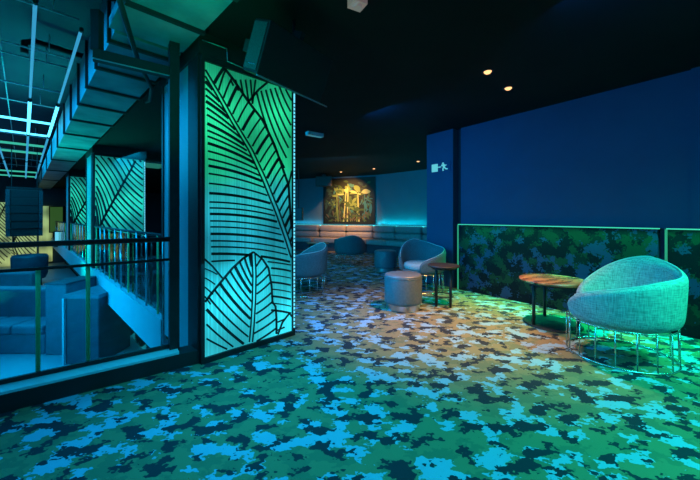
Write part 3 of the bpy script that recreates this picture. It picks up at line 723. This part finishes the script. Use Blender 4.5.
dup(p1, (.79,7.15,0), .3, 'farther round satin pouf standing between the bench and the armchair by the pillar', 'cylindrical poufs')

# ------------------------------------------------------------------ banquettes along the back walls
def bench(p, q, label, nseg, i0=.0, i1=.0):
    """p-q is the wall line seen with the room on the left when walking p->q reversed; local x from p to q, +y into the room"""
    p = Vector(p); q = Vector(q); d = q-p; L = d.length
    t = thing('banquette', label, 'bench', (p.x, p.y, 0), math.atan2(d.y, d.x), 'wall benches at the back')
    m = lambda off: off*.42
    def trap(b, y0, y1, z0, z1, xa=0, xb=1):
        # trimmed ends so that neighbouring runs meet at the corner
        prism(b, [(xa*L if xa > 0 else i0*y0+.01, y0), (xb*L if xb < 1 else L-i1*y0-.01, y0), (xb*L if xb < 1 else L-i1*y1-.01, y1), (xa*L if xa > 0 else i0*y1+.01, y1)], z0, z1)
    b = nb(); trap(b, .1, .74, 0, .28); obj('plinth', b, M['boothdark'], t, local=True)
    for k in range(nseg):
        b = nb(); trap(b, .1, .80, .285, .45, k/nseg+(.003 if k else 0), (k+1)/nseg-.003 if k < nseg-1 else 1); obj('seat_cushion', b, M['leather'], t, local=True, bevel=.035)
        for (z0, z1) in ((.46,.67),(.675,.90)):
            b = nb(); trap(b, .1, .34, z0, z1, k/nseg+(.003 if k else 0), (k+1)/nseg-.003 if k < nseg-1 else 1); obj('back_roll', b, M['leather'], t, local=True, bevel=.07)
    b = nb(); trap(b, .03, .06, .86, .90); obj('led_strip', b, M['led_cove'], t, local=True)
    b = nb(); trap(b, .02, .095, 0, .85); obj('back_board', b, M['boothdark'], t, local=True)
P0b = (-3.9,14.3)
bench(P3, P2, 'long wall bench on the right of the back room under the turquoise glow', 2, .01, .21)
bench(P4, P3, 'wall bench in the far right corner behind the blue pillar', 2, .35, .01)
bench(P2, P1, 'pale bench lit warm directly under the jungle picture', 2, .21, .01)
bench(P1, P0, 'shaded bench left of the jungle picture', 1, .01, .01)

# ------------------------------------------------------------------ jungle picture
pd = Vector(P1)-Vector(P2); Lp = pd.length; ap = math.atan2(pd.y, pd.x)
c = thing('jungle_picture', 'large square framed picture of lit jungle foliage above the pale bench', 'picture', (*(Vector(P2)+pd*.5), .98), ap)
W2 = .99; HT = 1.62
b = nb(); e = .035
box(b,-W2-e,-W2,0,.07,-e,HT+e); box(b,W2,W2+e,0,.07,-e,HT+e); box(b,-W2,W2,0,.07,-e,0); box(b,-W2,W2,0,.07,HT,HT+e); obj('frame', b, M['blackmetal'], c, local=True)
cols = [(.015,.025,.012),(.08,.15,.03),(.24,.36,.07),(.62,.68,.22),(.04,.09,.05),(.05,.25,.22),(.16,.13,.06)]
pm = [mat(f'printed foliage tone {i}', k_, .6) for i, k_ in enumerate(cols)]
b = nb(); box(b, -W2, W2, 0, .03, 0, HT)
def flat(pts, y, mi):
    f = b.faces.new([b.verts.new((x, y, z)) for x, z in pts]); f.material_index = mi
ly = [.0305]
def lf(x, z, L, a, w, mi):
    ly[0] += .00012; pts = []
    for k in range(9):
        t_ = k/8; ww = w*math.sin(PI*t_)**.8; pts.append((x+L*t_*math.cos(a)-ww*math.sin(a), z+L*t_*math.sin(a)-.25*L*t_*t_+ww*math.cos(a)))
    for k in range(7,0,-1):
        t_ = k/8; ww = -w*math.sin(PI*t_)**.8; pts.append((x+L*t_*math.cos(a)-ww*math.sin(a), z+L*t_*math.sin(a)-.25*L*t_*t_+ww*math.cos(a)))
    if all(-W2+.01 < p_[0] < W2-.01 and .01 < p_[1] < HT-.01 for p_ in pts): flat(pts, ly[0], mi)
rnd = random.Random(3)
for k in range(110): lf(rnd.uniform(-.9,.9), rnd.uniform(.1,1.5), rnd.uniform(.15,.4), rnd.uniform(0,2*PI), rnd.uniform(.02,.06), rnd.choice([1,4,1,0,5]))
# crowns: arching fronds that droop from a few stems (+x is picture left)
def crown(cx, cz, L, n, tones, w):
    for k in range(n):
        a = PI/2 + rnd.uniform(-1.5,1.5); lf(cx+rnd.gauss(0,.04), cz+rnd.gauss(0,.05), L*rnd.uniform(.6,1.1), a, w*rnd.uniform(.6,1.2), rnd.choice(tones))
for x, w_, mi, lean in ((.42,.022,2,.07),(.33,.018,6,.10),(.20,.03,3,-.10),(.05,.028,3,-.02),(-.08,.015,2,.09),(-.40,.035,3,.05),(-.31,.016,2,-.05),(.52,.015,2,-.08),(-.62,.015,5,0)):
    ly[0] += .0003; flat([(x-w_,.05),(x+w_,.05),(x+lean+w_*.7,1.15),(x+lean-w_*.7,1.15)], ly[0], mi)
crown(.45,1.05,.35,9,[3,2,2],.045); crown(.25,1.15,.32,9,[2,3,1],.045); crown(.0,1.1,.4,10,[2,3,2],.05); crown(-.38,1.05,.38,10,[2,3,1],.05)
crown(-.1,.65,.35,10,[2,1,2],.05); crown(-.3,.45,.3,8,[1,2,4],.05); crown(.6,.7,.3,8,[1,2,4],.04)
lf(-.45,1.12,.42,PI/2+.75-1.35,.10,2); lf(-.50,1.1,.38,PI-.35,.09,3)
for k in range(16): lf(rnd.uniform(-.9,-.55), rnd.uniform(.3,.9), rnd.uniform(.1,.2), rnd.uniform(0,2*PI), .02, 5)
for k in range(50): lf(rnd.uniform(-.9,.9), rnd.uniform(.05,.3), rnd.uniform(.1,.3), rnd.uniform(0,PI), .03, rnd.choice([6,1,6,4]))
for k in range(26): lf(rnd.uniform(.68,.9), rnd.uniform(.1,1.4), rnd.uniform(.1,.25), rnd.uniform(0,2*PI), .05, rnd.choice([0,4,0]))  # dark leaves stand in for the dark reflection at picture left
obj('print', b, pm, c, local=True)

# wall loudspeakers near the back left
pd = Vector(P0)-Vector(P1)
c = thing('wall_loudspeaker', 'small black loudspeaker on the back wall just right of the nearest light column', 'speaker', (-1.56,9.7,1.1), 0)
b = nb(); box(b, -.13,.13,-.12,.12,0,.38); obj('cabinet', b, M['speaker'], c, local=True, bevel=.01)
b = nb(); box(b, -.12,.12,-.128,-.121,.01,.37); obj('grille', b, M['grille'], c, local=True)
b = nb(); tube(b, [(0,0,.38),(0,0,1.6)], .012, 8); obj('drop_pole', b, M['blackmetal'], c, local=True)
c = thing('ceiling_loudspeaker', 'black loudspeaker hung from the ceiling in front of the left part of the jungle picture', 'speaker', (-.92,11.3,2.28), 0)
b = nb(); box(b, -.28,.28,-.15,.15,0,.34); obj('cabinet', b, M['speaker'], c, local=True, bevel=.01)
b = nb(); box(b, -.26,.26,-.16,-.151,.02,.32); obj('grille', b, M['speaker'], c, local=True)
b = nb(); box(b, -.05,.05,-.05,.05,.34,.42); obj('bracket', b, M['blackmetal'], c, local=True)

# ------------------------------------------------------------------ downlights
def light(kind, name, loc, energy, col, target=None, size=.3, sizey=None, cone=60, blend=.5, spread=None):
    l = bpy.data.lights.new(name, kind); l.energy = energy; l.color = col
    o = bpy.data.objects.new(name, l); C.objects.link(o); o.location = loc
    if kind == 'AREA':
        l.shape = 'RECTANGLE'; l.size = size; l.size_y = sizey or size
        if spread: l.spread = math.radians(spread)
    if kind == 'SPOT': l.spot_size = math.radians(cone); l.spot_blend = blend; l.shadow_soft_size = size
    if kind == 'POINT': l.shadow_soft_size = size
    if target is not None:
        o.rotation_euler = (Vector(target)-Vector(loc)).to_track_quat('-Z', 'Y').to_euler()
    return o
WARM = (1,.42,.11)
spots = [((1.42,3.30), 'left one of the bright pair of warm ceiling downlights', 330, (.95,3.85,0), 70),
         ((1.84,3.72), 'right one of the bright pair of warm ceiling downlights', 260, (1.5,3.6,0), 70),
         ((1.83,8.6), 'warm ceiling downlight nearest the blue pillar top', 30, (.4,8.3,0), 70),
         ((.74,9.9), 'warm ceiling downlight above the bench right of the picture', 300, (-.1,11.3,.5), 46),
         ((-.30,10.6), 'warm ceiling downlight in front of the jungle picture', 300, (-.12,11.8,1.6), 92)]
for (x, y), lab, en, tg, cone in spots:
    c = thing('downlight', lab, 'light', (x,y,2.7), 0, 'recessed ceiling downlights')
    b = nb(); lathe(b, [(.042,-.004),(.06,-.006),(.064,0),(.04,0)], 24); obj('trim_ring', b, M['blackmetal'], c, local=True)
    b = nb(); lathe(b, [(0,-.022),(.025,-.02),(.038,-.006),(.038,0)], 16); obj('bulb', b, M['warm'], c, local=True)
    light('SPOT', 'warm_beam', (x,y,2.66), en, WARM, tg, .04, cone=cone, blend=.9)
light('SPOT', 'warm_beam', (.1,3.9,2.66), 34, WARM, (.15,5.3,0), .05, cone=56, blend=1)  # extra beam without a fixture, added to warm the floor here

# ------------------------------------------------------------------ coloured lights, partly added without fixtures
BLU = (0,.20,1)
def strip(name, p, q, z, inset, energy, col, up=True, w=.04):
    p = Vector(p); q = Vector(q); d = q-p; n = Vector((-d.y, d.x)).normalized()*inset; c = (p+q)/2+n
    o = light('AREA', name, (c.x, c.y, z), energy, col, None, d.length*.96, w)
    o.rotation_euler = (PI if up else 0, 0, math.atan2(d.y, d.x) if not up else math.atan2(d.y, d.x)); return o
strip('cove_light', P3, P2, .93, .07, 9, (0,.75,.85))
strip('cove_light', P1, P0, .93, .07, 3, (0,.6,.85))
strip('cove_light', P4, P3, .93, .07, 8, (0,.75,.85))
light('AREA', 'blue_wash', (-1.2,.4,2.6), 44, (.01,.42,.88), (-.7,1.8,0), 1.2, 1.2)
light('AREA', 'column_glow', (-.6,2.3,1.3), 30, (.01,.62,.95), (.1,1.6,0), .6, 1.6)
light('SPOT', 'green_wash', (3.45,1.35,2.6), 470, (.02,1,.5), (2.75,1.75,0), .12, cone=86, blend=.9)
light('SPOT', 'chair_green', (3.2,1.9,2.6), 120, (0,1,.5), (2.35,2.8,.5), .1, cone=42, blend=.8)  # unseen second spot, added to turn the armchair greener
light('AREA', 'cyan_floor', (2.0,.4,2.6), 62, (.01,.72,.66), (2.0,1.2,0), 1.0, 1.0, spread=120)
light('AREA', 'wall_blue', (1.6,1.9,2.55), 11, BLU, (3.4,3.0,1.6), .8, .8)
light('AREA', 'lounge_dim', (.0,5.6,2.55), 7, (0,.45,.9), (.2,6,.0), 1, 1)
light('AREA', 'pillar_blue', (.3,4.4,2.5), 12, BLU, (1.7,5.6,1.3), .5, .5)
rl = strip('rail_light', uv(4.60,3.15), uv(4.60,.1), 1.11, 0, 26, (0,1,.38), up=False, w=.03); rl.data.spread = math.radians(80)
wn = Vector((-UU.x, -UU.y, 0)); zl = -(wn*.32 + Vector((0,0,-1))).normalized(); xl = Vector((VV.x, VV.y, 0)); yl = zl.cross(xl)
rl.rotation_euler = Matrix((xl, yl, zl)).transposed().to_euler()
light('AREA', 'lounge_blue', (-.3,3.7,1.2), 32, (0,.40,1), (.8,4.2,.3), .3, 1.2)
light('AREA', 'back_blue', (-.5,8.0,2.6), 34, (0,.45,.8), (.4,11,1), 1.5, 1.5)
light('AREA', 'void_blue', (*at_(3,-1.5), 2.9), 105, (0,.42,1), (*at_(3,-1.2), -1.2), 5, 1.5)
light('AREA', 'void_blue_far', (*at_(10,-2), 2.9), 260, (0,.5,1), (*at_(10,-1.5), -1.2), 8, 3)
light('AREA', 'void_up', (*at_(6,-2), 2.95), 13, (0,.26,1), (*at_(6,-2), 4), 8, 2)
light('AREA', 'void_side', (*at_(3.5,-4), .6), 34, (0,.5,1), (*at_(3.5,0), -.1), 3, .8, spread=60)  # unseen light added to brighten the gallery fascia
light('AREA', 'duct_teal', (*at_(7.0,-1.6), -1.0), 75, (0,.85,.6), (*at_(5.4,-.3), 2.7), 2, .5, spread=80)
light('AREA', 'gallery_teal', (*at_(3.5,.6), 2.55), 90, (0,.55,1), (*at_(3.5,1.8), .2), 5, .5)  # unseen light added to brighten the counter front
light('AREA', 'head_green', (-1.0,1.75,1.9), 6, (0,1,.45), (-1.15,2.0,2.8), .3, .2)

# ------------------------------------------------------------------ world and view
w = bpy.data.worlds.new('world'); bpy.context.scene.world = w; w.use_nodes = True
w.node_tree.nodes['Background'].inputs[0].default_value = (0,.01,.02,1); w.node_tree.nodes['Background'].inputs[1].default_value = .3
vs = bpy.context.scene.view_settings; vs.view_transform = 'Standard'; vs.look = 'None'; vs.gamma = 1; vs.exposure = 0

# square the plan with the world axes: turn everything, camera included, about the camera's foot
bpy.context.view_layer.update()
Rz = Matrix.Rotation(-ROT_A, 4, 'Z')
for o in bpy.context.scene.objects:
    if o.parent is None: o.matrix_world = Rz @ o.matrix_world
